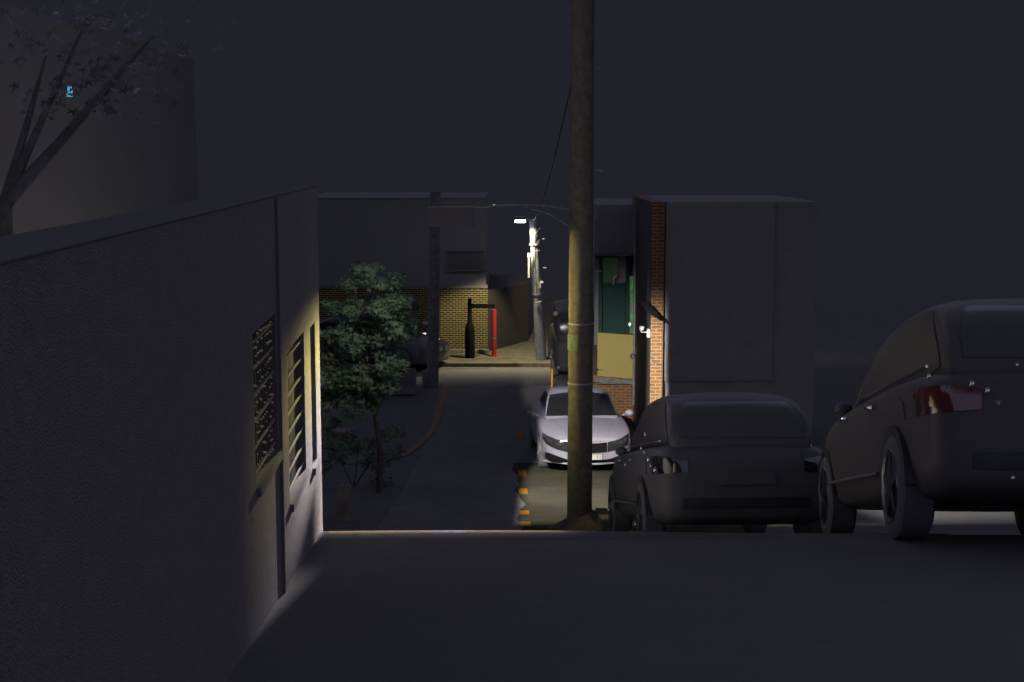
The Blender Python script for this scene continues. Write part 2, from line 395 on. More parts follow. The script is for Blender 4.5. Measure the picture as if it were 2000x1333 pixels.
# far lit pole
FX, FY = at(1058, 700, 42.2).x, 42.2
fp = empty('utility_pole', (FX, FY, .11)); tag(fp, 'lit concrete pole under the white street lamp at the far corner', 'utility pole')
top = at(1042, 436, 42.2); dx = top.x - FX
b = MB(); H = top.z + .12 - .11; tt = 3.15
pts = [(dx * (i / 12) * H / (top.z - .11), 0, -.2 + (H + .2) * i / 12) for i in range(13)]
b.tube(pts, [.165 - .045 * i / 12 for i in range(13)], 28); b.build('shaft', 'pole_far', fp, smooth=True)
def fpt(px, py, dy=-.18): p = at(px, py, 42.2 + dy); return (p.x - FX, dy, p.z - .11)
b = MB(); b.tube([fpt(1041, 455), fpt(1041, 500), fpt(1042, 530), fpt(1045, 560)], .012, 8); b.build('cable', 'black', fp)
b = MB(); b.tube([fpt(1039, 468), fpt(1044, 464, -.24), fpt(1053, 458)], .018, 8); b.tube([fpt(1039, 460), fpt(1046, 458, -.24), fpt(1053, 449)], .014, 8); b.build('cable', 'black', fp)
b = MB(); b.tube([fpt(1049 + 4 * math.cos(t), 470 + 4 * math.sin(t), -.19) for t in [i * .4 for i in range(17)]], .008, 6, caps=False); b.build('cable_coil', 'black', fp)
for py in (478, 575):
    p = at(1046, py, 42.2); b = MB(); xx = dx * (p.z - .11) / (top.z - .11)
    b.tube([(xx, 0, p.z - .13), (xx, 0, p.z - .09)], .168, 24); b.build('steel_band', 'metal' if py < 500 else 'dark_metal', fp, smooth=True)
b = MB(); b.tube([fpt(1046, 592), fpt(1057, 590)], .02, 8)
b.build('bracket', 'dark_metal', fp)
lamp = MB(); lamp.tube([fpt(1042, 448, -.05), fpt(1037, 432, -.1), fpt(1032, 428, -.2), fpt(1024, 428, -.35)], .02, 10); lamp.build('lamp_arm', 'dark_metal', fp, smooth=True)
hd = at(1016, 430, 41.8)
b = MB(); b.box(hd.x - FX - .17, hd.x - FX + .17, -.75, -.3, hd.z - .1, hd.z + .0, 0); b.build('lamp_housing', 'dark_metal', fp, bevel=.03)
b = MB(); b.box(hd.x - FX - .155, hd.x - FX + .155, -.72, -.33, hd.z - .175, hd.z - .105); b.build('lamp_glass', 'led', fp, bevel=.02)
b = MB(); b.box(fpt(1056, 0)[0], fpt(1062.5, 0)[0], -.14, -.06, fpt(0, 554)[2], fpt(0, 550)[2]); b.box(fpt(1055.5, 0)[0], fpt(1057.5, 0)[0], -.14, -.08, fpt(0, 564)[2], fpt(0, 553)[2]); b.build('junction_box', 'white_plastic', fp)
for (x0, x1, y) in ((1059, 1063, 467), (1060, 1067, 523.5), (1051, 1055, 447)):
    b = MB(); b.tube([fpt(x0, y), fpt(x1, y)], .014, 8); b.build('step_bolt', 'metal', fp)
# slim hanging sign bar left of the lit pole
b = MB(); a_ = at(1033.5, 495, 42); c_ = at(1032, 543, 42)
b.box(-.05, .05, -.02, .02, -.1, 0); b.box(-.035, .02, -.015, .015, c_.z - a_.z, -.1)
o = b.build('hanging_bracket', 'white_plastic', fp, loc=(a_.x - FX, a_.y - FY, a_.z - .11))
b = MB(); b.tube([fpt(1034, 497), fpt(1044, 493), fpt(1054, 489)], .006, 6); b.build('stay_wire', 'black', fp)

# dark pole by the parked car
dp = utility_pole('utility_pole', at(845, 745, 38).x, 38, 0, 5.2, .16, .14, 'pole_dark', 'unlit dark pole at the left corner in front of the brick building')
dp.rotation_euler.y = R(1.2)
b = MB(); b.box(-.28, .05, -.14, .14, -.02, .42); b.build('base_block', 'pole_dark', dp, bevel=.03)
# red pole, black post shape standing in for a shadow
rp_ = empty('red_post', (at(965, 694, 42.9).x, 42.9, .11)); tag(rp_, 'bright red post standing against the corner of the brick building', 'post')
zt = at(964, 605, 42.9).z - .11
b = MB(); b.tube([(0, 0, 0), (-.0, 0, zt)], .072, 16); b.build('post', 'red_pipe', rp_, smooth=True)
b = MB(); b.tube([(0, 0, zt * .375), (0, 0, zt * .41)], .076, 16); b.build('collar', 'dark_metal', rp_, smooth=True)
b = MB(); b.box(-.11, .11, -.11, .11, 0, .012); b.build('base_plate', 'red_pipe', rp_)
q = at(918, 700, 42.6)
mp = empty('shadow_post', (q.x, 42.6, .11)); tag(mp, 'black bottle shaped form added in place of a shadow on the brick wall', 'post')
b = MB(); b.tube([(0, 0, 0), (0, 0, .8), (0, 0, .9), (-.01, 0, 1.02), (0, 0, 1.06), (0, 0, 1.78)], [.15, .15, .14, .1, .075, .055], 16); b.build('shadow_form', 'matt_black', mp, smooth=True)  # black form stands in for a shadow cast on the wall
b = MB(); b.box(.0, .75, -.03, .03, 1.5, 1.62); b.build('shadow_arm', 'matt_black', mp)
# orange reflective post
o_ = at(1078, 762, 37)
op_ = empty('delineator_post', (o_.x, 37, 0)); tag(op_, 'thin orange bollard post beside the road behind the white sedan', 'bollard')
b = MB(); z1 = at(1078, 721, 37).z; z0 = at(1078, 761, 37).z
b.tube([(0, 0, z0), (0, 0, z1)], .028, 12); b.build('post', 'orange_post', op_, smooth=True)
b = MB(); b.tube([(0, 0, 0), (0, 0, max(.02, z0))], .05, 12); b.build('foot', 'dark_metal', op_)

# ------------------------------------------------------------ buildings
def windows(parent, face, x0, x1, y, z0, z1, nx, nz, wdt, hgt, mfr='trim', side=None):
    """face 'f': facade at y facing -y spanning x; face 'l'/'r': facade at x=y facing +x / -x spanning y"""
    for i in range(nx):
        for j in range(nz):
            u = x0 + (x1 - x0) * (i + .5) / nx; z = z0 + (z1 - z0) * (j + .5) / nz
            f = MB(); g = MB(); t = .06
            def bx(mb, ua, ub, za, zb, d0, d1):
                if face == 'f': mb.box(ua, ub, y - d1, y - d0, za, zb)
                elif face == 'l': mb.box(y + d0, y + d1, ua, ub, za, zb)
                else: mb.box(y - d1, y - d0, ua, ub, za, zb)
            W, Hh = wdt / 2, hgt / 2
            bx(f, u - W, u + W, z + Hh - t, z + Hh, .002, .07); bx(f, u - W, u + W, z - Hh, z - Hh + t, .002, .09)
            bx(f, u - W, u - W + t, z - Hh + t, z + Hh - t, .002, .07); bx(f, u + W - t, u + W, z - Hh + t, z + Hh - t, .002, .07)
            bx(f, u - .02, u + .02, z - Hh + t, z + Hh - t, .002, .06)
            fo = f.build('window', mfr, parent)
            bx(g, u - W + t, u + W - t, z - Hh + t, z + Hh - t, .002, .03); g.build('pane', 'glass', fo)

# far brick building
bb = empty('brick_house', (-1.5, 43.7, .1)); tag(bb, 'brick house with pale mortar at the far corner, ground floor lit', 'house')
I = Matrix.Translation((1.5, -43.7, -.1))
cxr = at(952, 640, 43.7).x
b = MB(); zt = at(900, 563, 43.7).z
b.box(-6.5, cxr, 43.7, 50, .1, zt, 0, I); b.build('wall', 'brick_far', bb)
# receding right wing
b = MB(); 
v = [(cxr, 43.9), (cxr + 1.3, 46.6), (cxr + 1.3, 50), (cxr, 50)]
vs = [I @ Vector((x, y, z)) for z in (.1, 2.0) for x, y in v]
b.add(vs, [(0, 1, 5, 4), (1, 2, 6, 5), (4, 5, 6, 7)]); b.build('side_wing', 'brick_shaded', bb)
b = MB(); b.box(-6.5, cxr + .01, 43.68, 50, zt, zt + .07, 0, I); b.build('string_course', 'trim', bb)
b = MB(); b.box(-6.4, cxr - .05, 43.9, 50, zt + .07, 4.8, 0, I); b.build('upper_wall', 'facade_far', bb)
b = MB(); b.box(-6.4, cxr - .04, 43.89, 50.1, 4.8, 4.85, 0, I); b.build('roof', 'trim', bb)
g = MB(); x0, x1 = at(872, 0, 43.8).x, at(943, 0, 43.8).x; z1, z0 = at(0, 492, 43.8).z, at(0, 528, 43.8).z
for i in range(13): g.box(x0 + (x1 - x0) * i / 12 - .008, x0 + (x1 - x0) * i / 12 + .008, 43.8, 43.82, z0, z1, 0, I)
g.box(x0 - .03, x1 + .03, 43.78, 43.84, z0 - .04, z0, 0, I); g.box(x0 - .03, x1 + .03, 43.78, 43.84, z1, z1 + .04, 0, I)
wi = MB(); wi.box(x0, x1, 43.86, 43.895, z0, z1, 0, I); wo = wi.build('window', 'glass', bb); g.build('window_grille', 'trim', bb)
b = MB(); b.box(-6.5, cxr + .05, 43.5, 43.7, .1, .22, 0, I); b.build('plinth_step', 'kerb', bb)
# small sign on brick wall left
p = at(830.5, 631, 43.6); b = MB(); b.box(-.07, .07, -.02, .02, -.05, .05)
o = b.build('house_number_plate', 'plate', bb, loc=Vector((p.x, p.y, p.z)) - Vector((-1.5, 43.7, .1)))

# generic dark blocks behind
def block(name, label, x0, x1, y0, y1, z0, z1, m, wins, cat='building', roof=True):
    e = empty(name, (x0, y0, z0)); tag(e, label, cat); I2 = Vector((-x0, -y0, -z0))
    T = Matrix.Translation(I2)
    b = MB(); b.box(x0, x1, y0, y1, z0, z1, 0, T); b.build('wall', m, e)
    if roof:
        b = MB(); b.box(x0 - .12, x1 + .12, y0 - .12, y1 + .12, z1, z1 + .18, 0, T); b.build('roof_edge', 'trim', e)
    for args in wins:
        before = set(C.objects)
        windows(e, *args)
        for o in C.objects:
            if o not in before and o.parent == e: o.location = I2
    return e
block('apartment_building', 'dark house rising behind the left stucco wall', -14, -4.8, 3, 22, 1, 7.6, 'facade',
      [], roof=False)

# ---- right house with yellow panel and brick pier
rh = empty('corner_house', (2.0, 33.5, 0)); tag(rh, 'house with a yellow lower panel, green window and lit brick pier, right of the pole', 'house')
T = Matrix.Translation((-2.0, -33.5, 0))
Yp = 33.5
xl, xr = at(1167, 700, Yp).x, at(1240, 700, Yp).x; xr2 = at(1245, 700, Yp).x
zt1, zt2, zb1, zb2 = at(0, 650, Yp).z, at(0, 655, Yp).z, at(0, 735, Yp).z, at(0, 740, Yp).z
def prism(mb, pts, y0, y1, m=0, X=None):   # polygon in xz extruded y0..y1
    n = len(pts); vs = [(x, y0, z) for x, z in pts] + [(x, y1, z) for x, z in pts]
    fs = [tuple(range(n)), tuple(range(2 * n - 1, n - 1, -1))] + [(i, i + n, (i + 1) % n + n, (i + 1) % n) for i in range(n)]
    mb.add(vs, fs, m, X)
def pz(py, Y): return at(0, py, Y).z
def pxx(px, Y): return at(px, 600, Y).x
b = MB(); prism(b, [(xl, zb1), (pxx(1196, Yp), pz(737, Yp)), (pxx(1222, Yp), pz(740, Yp)), (xr2, zb2), (xr2, zt2), (xr, zt2), (pxx(1215, Yp), pz(653.5, Yp)), (xl, zt1)], Yp, Yp + .12, 0, T); b.build('yellow_panel', 'yellow_wall', rh)
b = MB(); b.box(xl - .05, 3.5, Yp + .125, Yp + .3, pz(752, Yp), pz(735, Yp), 0, T); b.build('floor_beam', 'pole_dark', rh)
b = MB(); b.box(xl - .3, 3.6, Yp + .25, Yp + 5, -.5, pz(735, Yp), 0, T); b.build('base_wall', 'brick_warm', rh)
b = MB(); b.box(xl - .05, xr2 + .1, Yp + .5, Yp + .6, zt2 - .3, 4.6, 0, T); b.build('recess_back', 'trim', rh)
# window elements
def fbox(name, m, x0, x1, y0, y1, Y, d=.04, parent=rh, bev=0):
    b = MB(); b.box(pxx(x0, Y), pxx(x1, Y), Y, Y + d, pz(y1, Y), pz(y0, Y), 0, T); return b.build(name, m, parent, bevel=bev)
fbox('window_frame', 'trim', 1165, 1169, 500, 652, Yp + .04)
fbox('window_frame', 'green_dark', 1169, 1176, 505, 650, Yp + .1)
fbox('green_pane', 'green_wall', 1177, 1206, 504, 553, Yp + .3)
fbox('window_door', 'green_dark', 1178, 1221, 553, 652, Yp + .15)
fbox('window_frame', 'green_dark', 1222, 1228, 500, 654, Yp + .12)
o = fbox('green_pane', 'green_lit', 1229, 1238, 540, 652, Yp + .3)
fbox('glazing_bar', 'dark_metal', 1228, 1239, 584, 587, Yp + .26)
fbox('glazing_bar', 'dark_metal', 1231, 1237, 594, 603, Yp + .26)
fbox('glazing_bar', 'dark_metal', 1228, 1239, 627, 629, Yp + .26)
fbox('dark_pane', 'glass', 1207, 1222, 500, 553, Yp + .25)
fbox('eave', 'trim', 1158, 1243, 496, 500, Yp - .1, .6)
b = MB(); q = at(1203, 548, Yp + .1)
b.tube([(q.x - .05, q.y, q.z - .1), (q.x - .05, q.y, q.z + .03), (q.x, q.y, q.z + .12), (q.x + .06, q.y, q.z + .1)], .03, 12, 0)
b.v = [tuple(T @ Vector(v)) for v in b.v]; b.build('vent_pipe', 'dark_metal', rh, smooth=True)
b = MB(); q = at(1204, 543, Yp + .05); b.ball(T @ q, .035, 8); b.build('vent_cap', 'metal', rh, smooth=True)
b = MB(); q = at(1230, 634, Yp + .05); b.ball(T @ q, .03, 8, sz=1.4); b.build('window_highlight', 'led_dim', rh, smooth=True)  # glowing bead added as a highlight in the window
b = MB(); b.box(pxx(1166, Yp), xr2 + .3, Yp + .05, Yp + 5, pz(495, Yp), 5.0, 0, T); b.build('upper_wall', 'facade2', rh)
b = MB(); b.tube([T @ Vector((pxx(1239.5, Yp - .1), Yp - .1, .3)), T @ Vector((pxx(1239.5, Yp - .1), Yp - .1, 4.95))], .033, 12); b.build('downpipe', 'dark_metal', rh, smooth=True)
b = MB(); b.box(pxx(1238, Yp - .2), pxx(1246, Yp - .2), Yp - .22, Yp - .1, pz(707, Yp), pz(680, Yp), 0, T); b.build('meter_box', 'dark_metal', rh, bevel=.02)
# brick pier
Yb = 29.6
x0, x1 = pxx(1272, Yb), pxx(1296, Yb)
b = MB(); b.box(x0, x1, Yb, Yb + 5, -.5, 5.2, 0, T); b.build('brick_pier', 'brick_warm', rh)
b = MB(); b.box(x0 - .004, x0, Yb + .006, Yb + 4, -.5, 5.19, 0, T); b.build('pier_flank_shade', 'brick_shaded', rh)  # thin sheet over the pier side, shade put into its colour
b = MB(); b.box(x1, x1 + 3.2, Yb + .2, Yb + 5, -.5, 5.2, 0, T); b.build('end_wall', 'facade2', rh)
b = MB(); b.box(x1 + .035, x1 + 2.3, Yb + .12, Yb + .198, pz(746, Yb), 5.19, 0, T); b.build('shutter_panel', 'facade2', rh)
b = MB(); prism(b, [(pxx(1257, Yb - .3), pz(586, Yb - .3)), (pxx(1271, Yb - .3), pz(598, Yb - .3)), (pxx(1297, Yb - .3), pz(627, Yb - .3)), (pxx(1291, Yb - .3), pz(627, Yb - .3)), (pxx(1272, Yb - .3), pz(616, Yb - .3)), (pxx(1250, Yb - .3), pz(592, Yb - .3))], Yb - .35, Yb - .02, 0, T)
b.build('shadow_bar', 'matt_black', rh)  # black bar added in place of a diagonal shadow across the pier
b = MB(); b.tube([T @ at(1273, 700, Yb - .01), T @ at(1278, 708, Yb - .03), T @ at(1286, 712, Yb - .03), T @ at(1295, 711, Yb - .01)], .008, 8); b.build('cable', 'black', rh)
# CCTV
cc = empty('security_camera', at(1267, 651, Yb + .25)); tag(cc, 'white security camera and its box fixed to the lit brick pier', 'camera')
def lc(px, py, dy=0): return at(px, py, Yb + .2 + dy) - cc.location
b = MB(); p0, p1 = lc(1263, 659), lc(1271.8, 643); b.box(p0.x, p1.x, -.12, .02, p0.z, p1.z); b.build('junction_box', 'white_plastic', cc, bevel=.01)
b = MB(); b.tube([lc(1263, 649.5), lc(1252, 649.5), lc(1252, 644)], .014, 10); b.build('bracket', 'white_plastic', cc, smooth=True)
p = lc(1253, 641)
b = MB(); N = 20; b.tube([p + Vector((.045 * math.cos(t), -.06, .045 * math.sin(t))) for t in [2 * math.pi * i / N for i in range(N + 1)]], .007, 6, caps=False); b.build('camera_ring', 'white_plastic', cc, smooth=True)
b = MB(); b.tube([p + Vector((0, -.05, 0)), p + Vector((0, .12, 0))], .042, 16); bo = b.build('camera_body', 'dark_metal', cc, smooth=True)
b = MB(); b.ball(p + Vector((0, -.06, 0)), .022, 8); b.build('lens', 'led_dim', cc, smooth=True)
cc2 = empty('security_camera', at(1236, 696, Yp - .2)); tag(cc2, 'small round security camera on the downpipe in front of the yellow panel', 'camera')
b = MB(); b.tube([Vector((.075 * math.cos(t), -.02, .075 * math.sin(t))) for t in [2 * math.pi * i / N for i in range(N + 1)]], .009, 6, caps=False); b.build('camera_ring', 'metal', cc2, smooth=True)
b = MB(); b.tube([(0, -.02, 0), (0, .1, 0)], .065, 16); b.build('camera_body', 'black', cc2, smooth=True)
b = MB(); b.ball((0, -.03, 0), .022, 8); b.build('lens', 'white_plastic', cc2, smooth=True)

# ------------------------------------------------------------ cars
def loft_body(st, L, name, m, parent, sub=2):
    """st: (y, halfwidth, zbottom, zshoulder, ztop, crown) front at -y"""
    b = MB(); ring = []
    for (y, hw, zb, zs, zt) in st:
        half = [(0, zb), (hw * .8, zb), (hw * .95, zb + .03), (hw, zb + (zs - zb) * .45), (hw * .985, zs - .04), (hw * .94, zs), (hw * .72, zs + (zt - zs) * .75), (hw * .35, zt)]
        pts = half + [(0, zt)] + [(-x, z) for x, z in half[:0:-1]]
        ring.append([(x, y, z) for x, z in pts])
    n = len(ring[0]); vs = [p for r in ring for p in r]
    fs = [(i * n + k, i * n + (k + 1) % n, (i + 1) * n + (k + 1) % n, (i + 1) * n + k) for i in range(len(ring) - 1) for k in range(n)]
    fs.append(tuple(range(n))[::-1]); fs.append(tuple((len(ring) - 1) * n + k for k in range(n)))
    b.add(vs, fs); o = b.build(name, m, None)
    md = o.modifiers.new('s', 'SUBSURF'); md.levels = sub; md.render_levels = sub
    dg = bpy.context.evaluated_depsgraph_get(); me = bpy.data.meshes.new_from_object(o.evaluated_get(dg)); o.modifiers.clear(); o.data = me
    for p in me.polygons: p.use_smooth = True
    me.update()
    bvh = BVHTree.FromPolygons([v.co.copy() for v in me.vertices], [tuple(p.vertices) for p in me.polygons])
    o.parent = parent; return o, bvh

def lerp_curve(pts, x):
    for (a, za), (c, zc) in zip(pts, pts[1:]):
        if x <= c: t = 0 if c == a else max(0, (x - a) / (c - a)); return za + (zc - za) * t
    return pts[-1][1]
def patch(bvh, name, m, parent, lo, hi, axis='front', off=.008, nx=26, nz=6, xr=None):
    """surface patch between curves lo(u) and hi(u), projected on the body; u = x (front/rear) or y (left/right)"""
    u0, u1 = xr or (lo[0][0], lo[-1][0]); vs = []; ok = []
    D = {'front': Vector((0, 1, 0)), 'rear': Vector((0, -1, 0)), 'left': Vector((1, 0, 0)), 'right': Vector((-1, 0, 0)), 'top': Vector((0, 0, -1))}[axis]
    for i in range(nx + 1):
        u = u0 + (u1 - u0) * i / nx; a, c = lerp_curve(lo, u), lerp_curve(hi, u)
        for j in range(nz + 1):
            z = a + (c - a) * j / nz
            if axis in ('front', 'rear'): P = Vector((u, 0, z))
            elif axis == 'top': P = Vector((u, z, 0))
            else: P = Vector((0, u, z))
            hit = bvh.ray_cast(P - D * 5, D)
            ok.append(hit[0] is not None)
            vs.append(hit[0] - D * off if hit[0] is not None else P)
    nn = nz + 1; b = MB()
    fs = []
    for i in range(nx):
        for j in range(nz):
            q = (i * nn + j, (i + 1) * nn + j, (i + 1) * nn + j + 1, i * nn + j + 1)
            if all(ok[k] for k in q): fs.append(q)
    # back layer for thickness
    o0 = len(vs); vs2 = vs + [v + D * (off * .7) for v in vs]
    edges = {}
    for f in fs:
        for k in range(4):
            e = (f[k], f[(k + 1) % 4]); 
            if (e[1], e[0]) in edges: del edges[(e[1], e[0])]
            else: edges[e] = 1
    fs2 = fs + [tuple(k + o0 for k in f[::-1]) for f in fs] + [(e[1], e[0], e[0] + o0, e[1] + o0) for e in edges]
    b.add(vs2, fs2); return b.build(name, m, parent, smooth=True)

def wheel(parent, x, y, r, wd=.2, side=1):
    e = MB(); prof = [(-wd / 2, r - .03), (-wd / 2 + .02, r), (wd / 2 - .02, r), (wd / 2, r - .03), (wd / 2 + .004, r * .68)]
    n = 28
    def lathe(mb, prof):
        vs = [(side * (px), pr * math.cos(2 * math.pi * k / n), pr * math.sin(2 * math.pi * k / n)) for px, pr in prof for k in range(n)]
        fs = [(i * n + k, i * n + (k + 1) % n, (i + 1) * n + (k + 1) % n, (i + 1) * n + k) for i in range(len(prof) - 1) for k in range(n)]
        mb.add(vs, fs)
    lathe(e, [(-wd / 2, .02)] + prof); w_ = e.build('wheel', 'tyre', parent, smooth=True, loc=(x, y, r))
    rm = MB(); lathe(rm, [(wd / 2 + .0, r * .7), (wd / 2 + .012, r * .69), (wd / 2 + .002, r * .62), (wd / 2 - .04, r * .6), (wd / 2 - .045, .02)])
    for k in range(5):
        a = 2 * math.pi * k / 5
        c, s_ = math.cos(a), math.sin(a); X = Matrix(((1, 0, 0, 0), (0, c, -s_, 0), (0, s_, c, 0), (0, 0, 0, 1)))
        xa, xb = sorted((side * (wd / 2 - .03), side * (wd / 2 + .006)))
        rm.box(xa, xb, -.025, .025, 0, r * .63, 0, X)
    rm.build('rim', 'rim', w_, smooth=True)
    return w_

def car(name, label, loc, rz, L, W, st, cab, body_m, r=.32, wy=None, cat='car', group='cars parked along the right side', rear_lamps=True, front=False, plate=None, glass=None):
    e = empty(name, loc, rz); tag(e, label, cat, group)
    bo, bvh = loft_body(st, L, 'body', body_m, e)
    co, cb = loft_body(cab, L, 'cabin', body_m, e)
    wy = wy or (-L * .31, L * .30)
    for y in wy:
        for s_ in (-1, 1):
            a = MB(); n = 28; rr = r + .05
            vs = [(s_ * (W / 2 - .02 + d), y + q * math.cos(math.pi * k / n), r + q * math.sin(math.pi * k / n)) for d in (-.2, .012) for q in (0, rr) for k in range(n + 1)]
            # arch liner: dark half disc, slightly proud of the body side
            m1 = n + 1; fs = [(2 * m1 + k, 2 * m1 + k + 1, 3 * m1 + k + 1, 3 * m1 + k) for k in range(n)] + [(m1 + k, m1 + k + 1, 3 * m1 + k + 1, 3 * m1 + k) for k in range(n)]
            a.add(vs, fs); a.build('wheel_arch', 'black', e)
            wheel(e, s_ * (W / 2 - .105), y, r, .21, s_)
    return e, bvh, cb

# white sedan, front toward the camera (-y)
sed = [(-2.40, .30, .34, .60, .66), (-2.39, .60, .24, .62, .69), (-2.33, .72, .20, .66, .735), (-2.18, .83, .18, .71, .79), (-1.9, .895, .18, .79, .86), (-1.4, .915, .19, .86, .93), (-1.05, .915, .19, .91, .975),
       (0, .915, .19, .93, .96), (1.2, .915, .19, .95, .98), (1.75, .91, .2, .97, 1.04), (2.2, .87, .22, .96, 1.03), (2.38, .78, .28, .9, .97), (2.42, .5, .35, .8, .88)]
cabs = [(-1.12, .70, .90, .945, .955), (-1.0, .76, .9, .98, 1.0), (-.55, .715, .9, 1.2, 1.245), (-.22, .66, .9, 1.355, 1.40), (.1, .63, .9, 1.395, 1.445), (.6, .63, .9, 1.40, 1.45), (1.1, .64, .9, 1.35, 1.40), (1.6, .68, .9, 1.17, 1.2), (1.95, .70, .9, 1.02, 1.03)]
cx = at(1141, 900, 27.4).x + .03
wc, wb_, wcb = car('sedan', 'white sedan facing the camera, parked behind the tall near pole', (cx - .07, 29.42, -.11), R(2.5), 4.84, 1.83, sed, cabs, 'white_body', .33)
wc.rotation_euler.x = R(-4.2)
# windshield & side glass
patch(wcb, 'windshield', 'car_glass', wc, [(-.72, .985), (-.5, .99), (0, .995), (.5, .99), (.72, .985)], [(-.72, .99), (-.60, 1.345), (-.3, 1.385), (0, 1.39), (.3, 1.385), (.60, 1.345), (.72, .99)], 'front', .012, 48, 10)
patch(wcb, 'rear_window', 'car_glass', wc, [(-.6, 1.08), (.6, 1.08)], [(-.6, 1.1), (-.5, 1.34), (.5, 1.34), (.6, 1.1)], 'rear', .01)
for sd in ('left', 'right'):
    patch(wcb, 'side_window', 'car_glass', wc, [(-.75, 1.0), (1.55, 1.03)], [(-.75, 1.02), (-.15, 1.34), (.9, 1.37), (1.55, 1.1)], sd, .008, 30, 6)
# black nose band with lamps and grille
bl = [(-.86, .66), (-.81, .575), (-.6, .485), (-.35, .425), (-.2, .41), (.2, .41), (.35, .425), (.6, .485), (.81, .575), (.86, .66)]
bh = [(-.86, .765), (-.7, .70), (-.45, .635), (-.25, .60), (0, .595), (.25, .60), (.45, .635), (.7, .70), (.86, .765)]
patch(wb_, 'grille', 'matt_black', wc, [(x, lerp_curve(bl, x)) for x in (-.36, 0, .36)], [(-.36, .62), (-.2, .602), (.2, .602), (.36, .62)], 'front', .012, 20, 5)
for s_ in (-1, 1):
    xs_ = [-.86, -.80, -.6, -.37] if s_ < 0 else [.37, .6, .80, .86]
    h_ = patch(wb_, 'headlight', 'lamp_glass', wc, [(x, lerp_curve(bl, x)) for x in xs_], [(x, lerp_curve(bh, x)) for x in xs_], 'front', .012, 16, 5)
    for x_ in (.48, .62):
        hit = wb_.ray_cast(Vector((s_ * x_, -5, .585 if x_ < .5 else .62)), Vector((0, 1, 0)))[0]
        if hit:
            q = MB(); q.ball((hit.x, hit.y - .012, hit.z), .014, 8); q.build('lamp_lens', 'chrome', h_, smooth=True)
hood = [(-.4, .60 + .028), (0, .612), (.4, .628)]
patch(wb_, 'hood_seam', 'trim', wc, [(-.42, .652), (-.2, .640), (.2, .640), (.42, .652)], [(-.42, .657), (-.2, .645), (.2, .645), (.42, .657)], 'front', .004, 20, 1)
patch(wb_, 'lower_grille', 'matt_black', wc, [(-.82, .29), (-.74, .24), (-.4, .215), (.4, .215), (.74, .24), (.82, .29)], [(-.82, .41), (-.74, .41), (-.45, .31), (-.35, .285), (.35, .285), (.45, .31), (.74, .41), (.82, .41)], 'front', .012, 40, 5)
q = MB(); N = 24
for i in range(N):
    pass
lip = MB(); lip.tube([(x, -2.43 + .42 * abs(x / .9) ** 2.6, .205 + .03 * abs(x / .9) ** 2) for x in [-.84 + 1.68 * i / 24 for i in range(25)]], .020, 8); lip.build('bumper_lip', 'white_body', wc, smooth=True)
pl = MB(); pl.box(-.26, .26, -2.455, -2.44, .29, .40); po = pl.build('licence_plate', 'plate', wc, bevel=.004)
fr = MB()
for (a0, a1, c0, c1) in ((-.265, .265, .398, .405), (-.265, .265, .285, .292), (-.268, -.258, .285, .405), (.258, .268, .285, .405)): fr.box(a0, a1, -2.462, -2.45, c0, c1)
fr.build('plate_frame', 'black', po)
def text(body, size, m, parent, loc, rx=R(90), rz=0):
    cu = bpy.data.curves.new('lettering', 'FONT'); cu.body = body; cu.size = size; cu.extrude = .002; cu.align_x = 'CENTER'; cu.align_y = 'CENTER'
    cu.materials.append(M[m]); o = bpy.data.objects.new('lettering', cu); C.objects.link(o); o.parent = parent; o.location = loc; o.rotation_euler = (rx, 0, rz)
    dg = bpy.context.evaluated_depsgraph_get(); me = bpy.data.meshes.new_from_object(o.evaluated_get(dg)); bpy.data.objects.remove(o)
    o = bpy.data.objects.new('lettering', me); C.objects.link(o); o.parent = parent; o.location = loc; o.rotation_euler = (rx, 0, rz); return o
text('1', .11, 'text', po, (.165, -2.457, .345))
q = MB(); q.tube([(.225, -2.457, .345), (.225, -2.463, .345)], .010, 10); q.build('plate_bolt', 'terracotta', po)
for s_ in (-1, 1):
    lo = [(.40, -2.2), (.66, -1.15)] if s_ > 0 else [(-.66, -1.15), (-.40, -2.2)]
    patch(wb_, 'hood_crease_shadow', 'crease', wc, lo, [(a, c + .05) for a, c in lo], 'top', .003, 24, 1)

for s_ in (-1, 1):
    mr = MB(); mr.ball((s_ * 1.0, -.72, 1.0), .095, 10, sz=.75); mo = mr.build('side_mirror', 'white_body', wc, smooth=True)
    ar = MB(); ar.tube([(s_ * .86, -.72, .96), (s_ * .95, -.72, .98)], .022, 8); ar.build('mirror_arm', 'white_body', mo)
    mg = MB(); mg.ball((s_ * 1.0, -.70, 1.0), .088, 8, sz=.72); mg.build('mirror_glass', 'car_glass', mo, smooth=True)
    wpr = MB(); wpr.tube([(s_ * .1 - .2, -1.05, .985), (s_ * .1 + .33, -.93, 1.03)], .008, 6); wpr.build('wiper', 'black', wc)

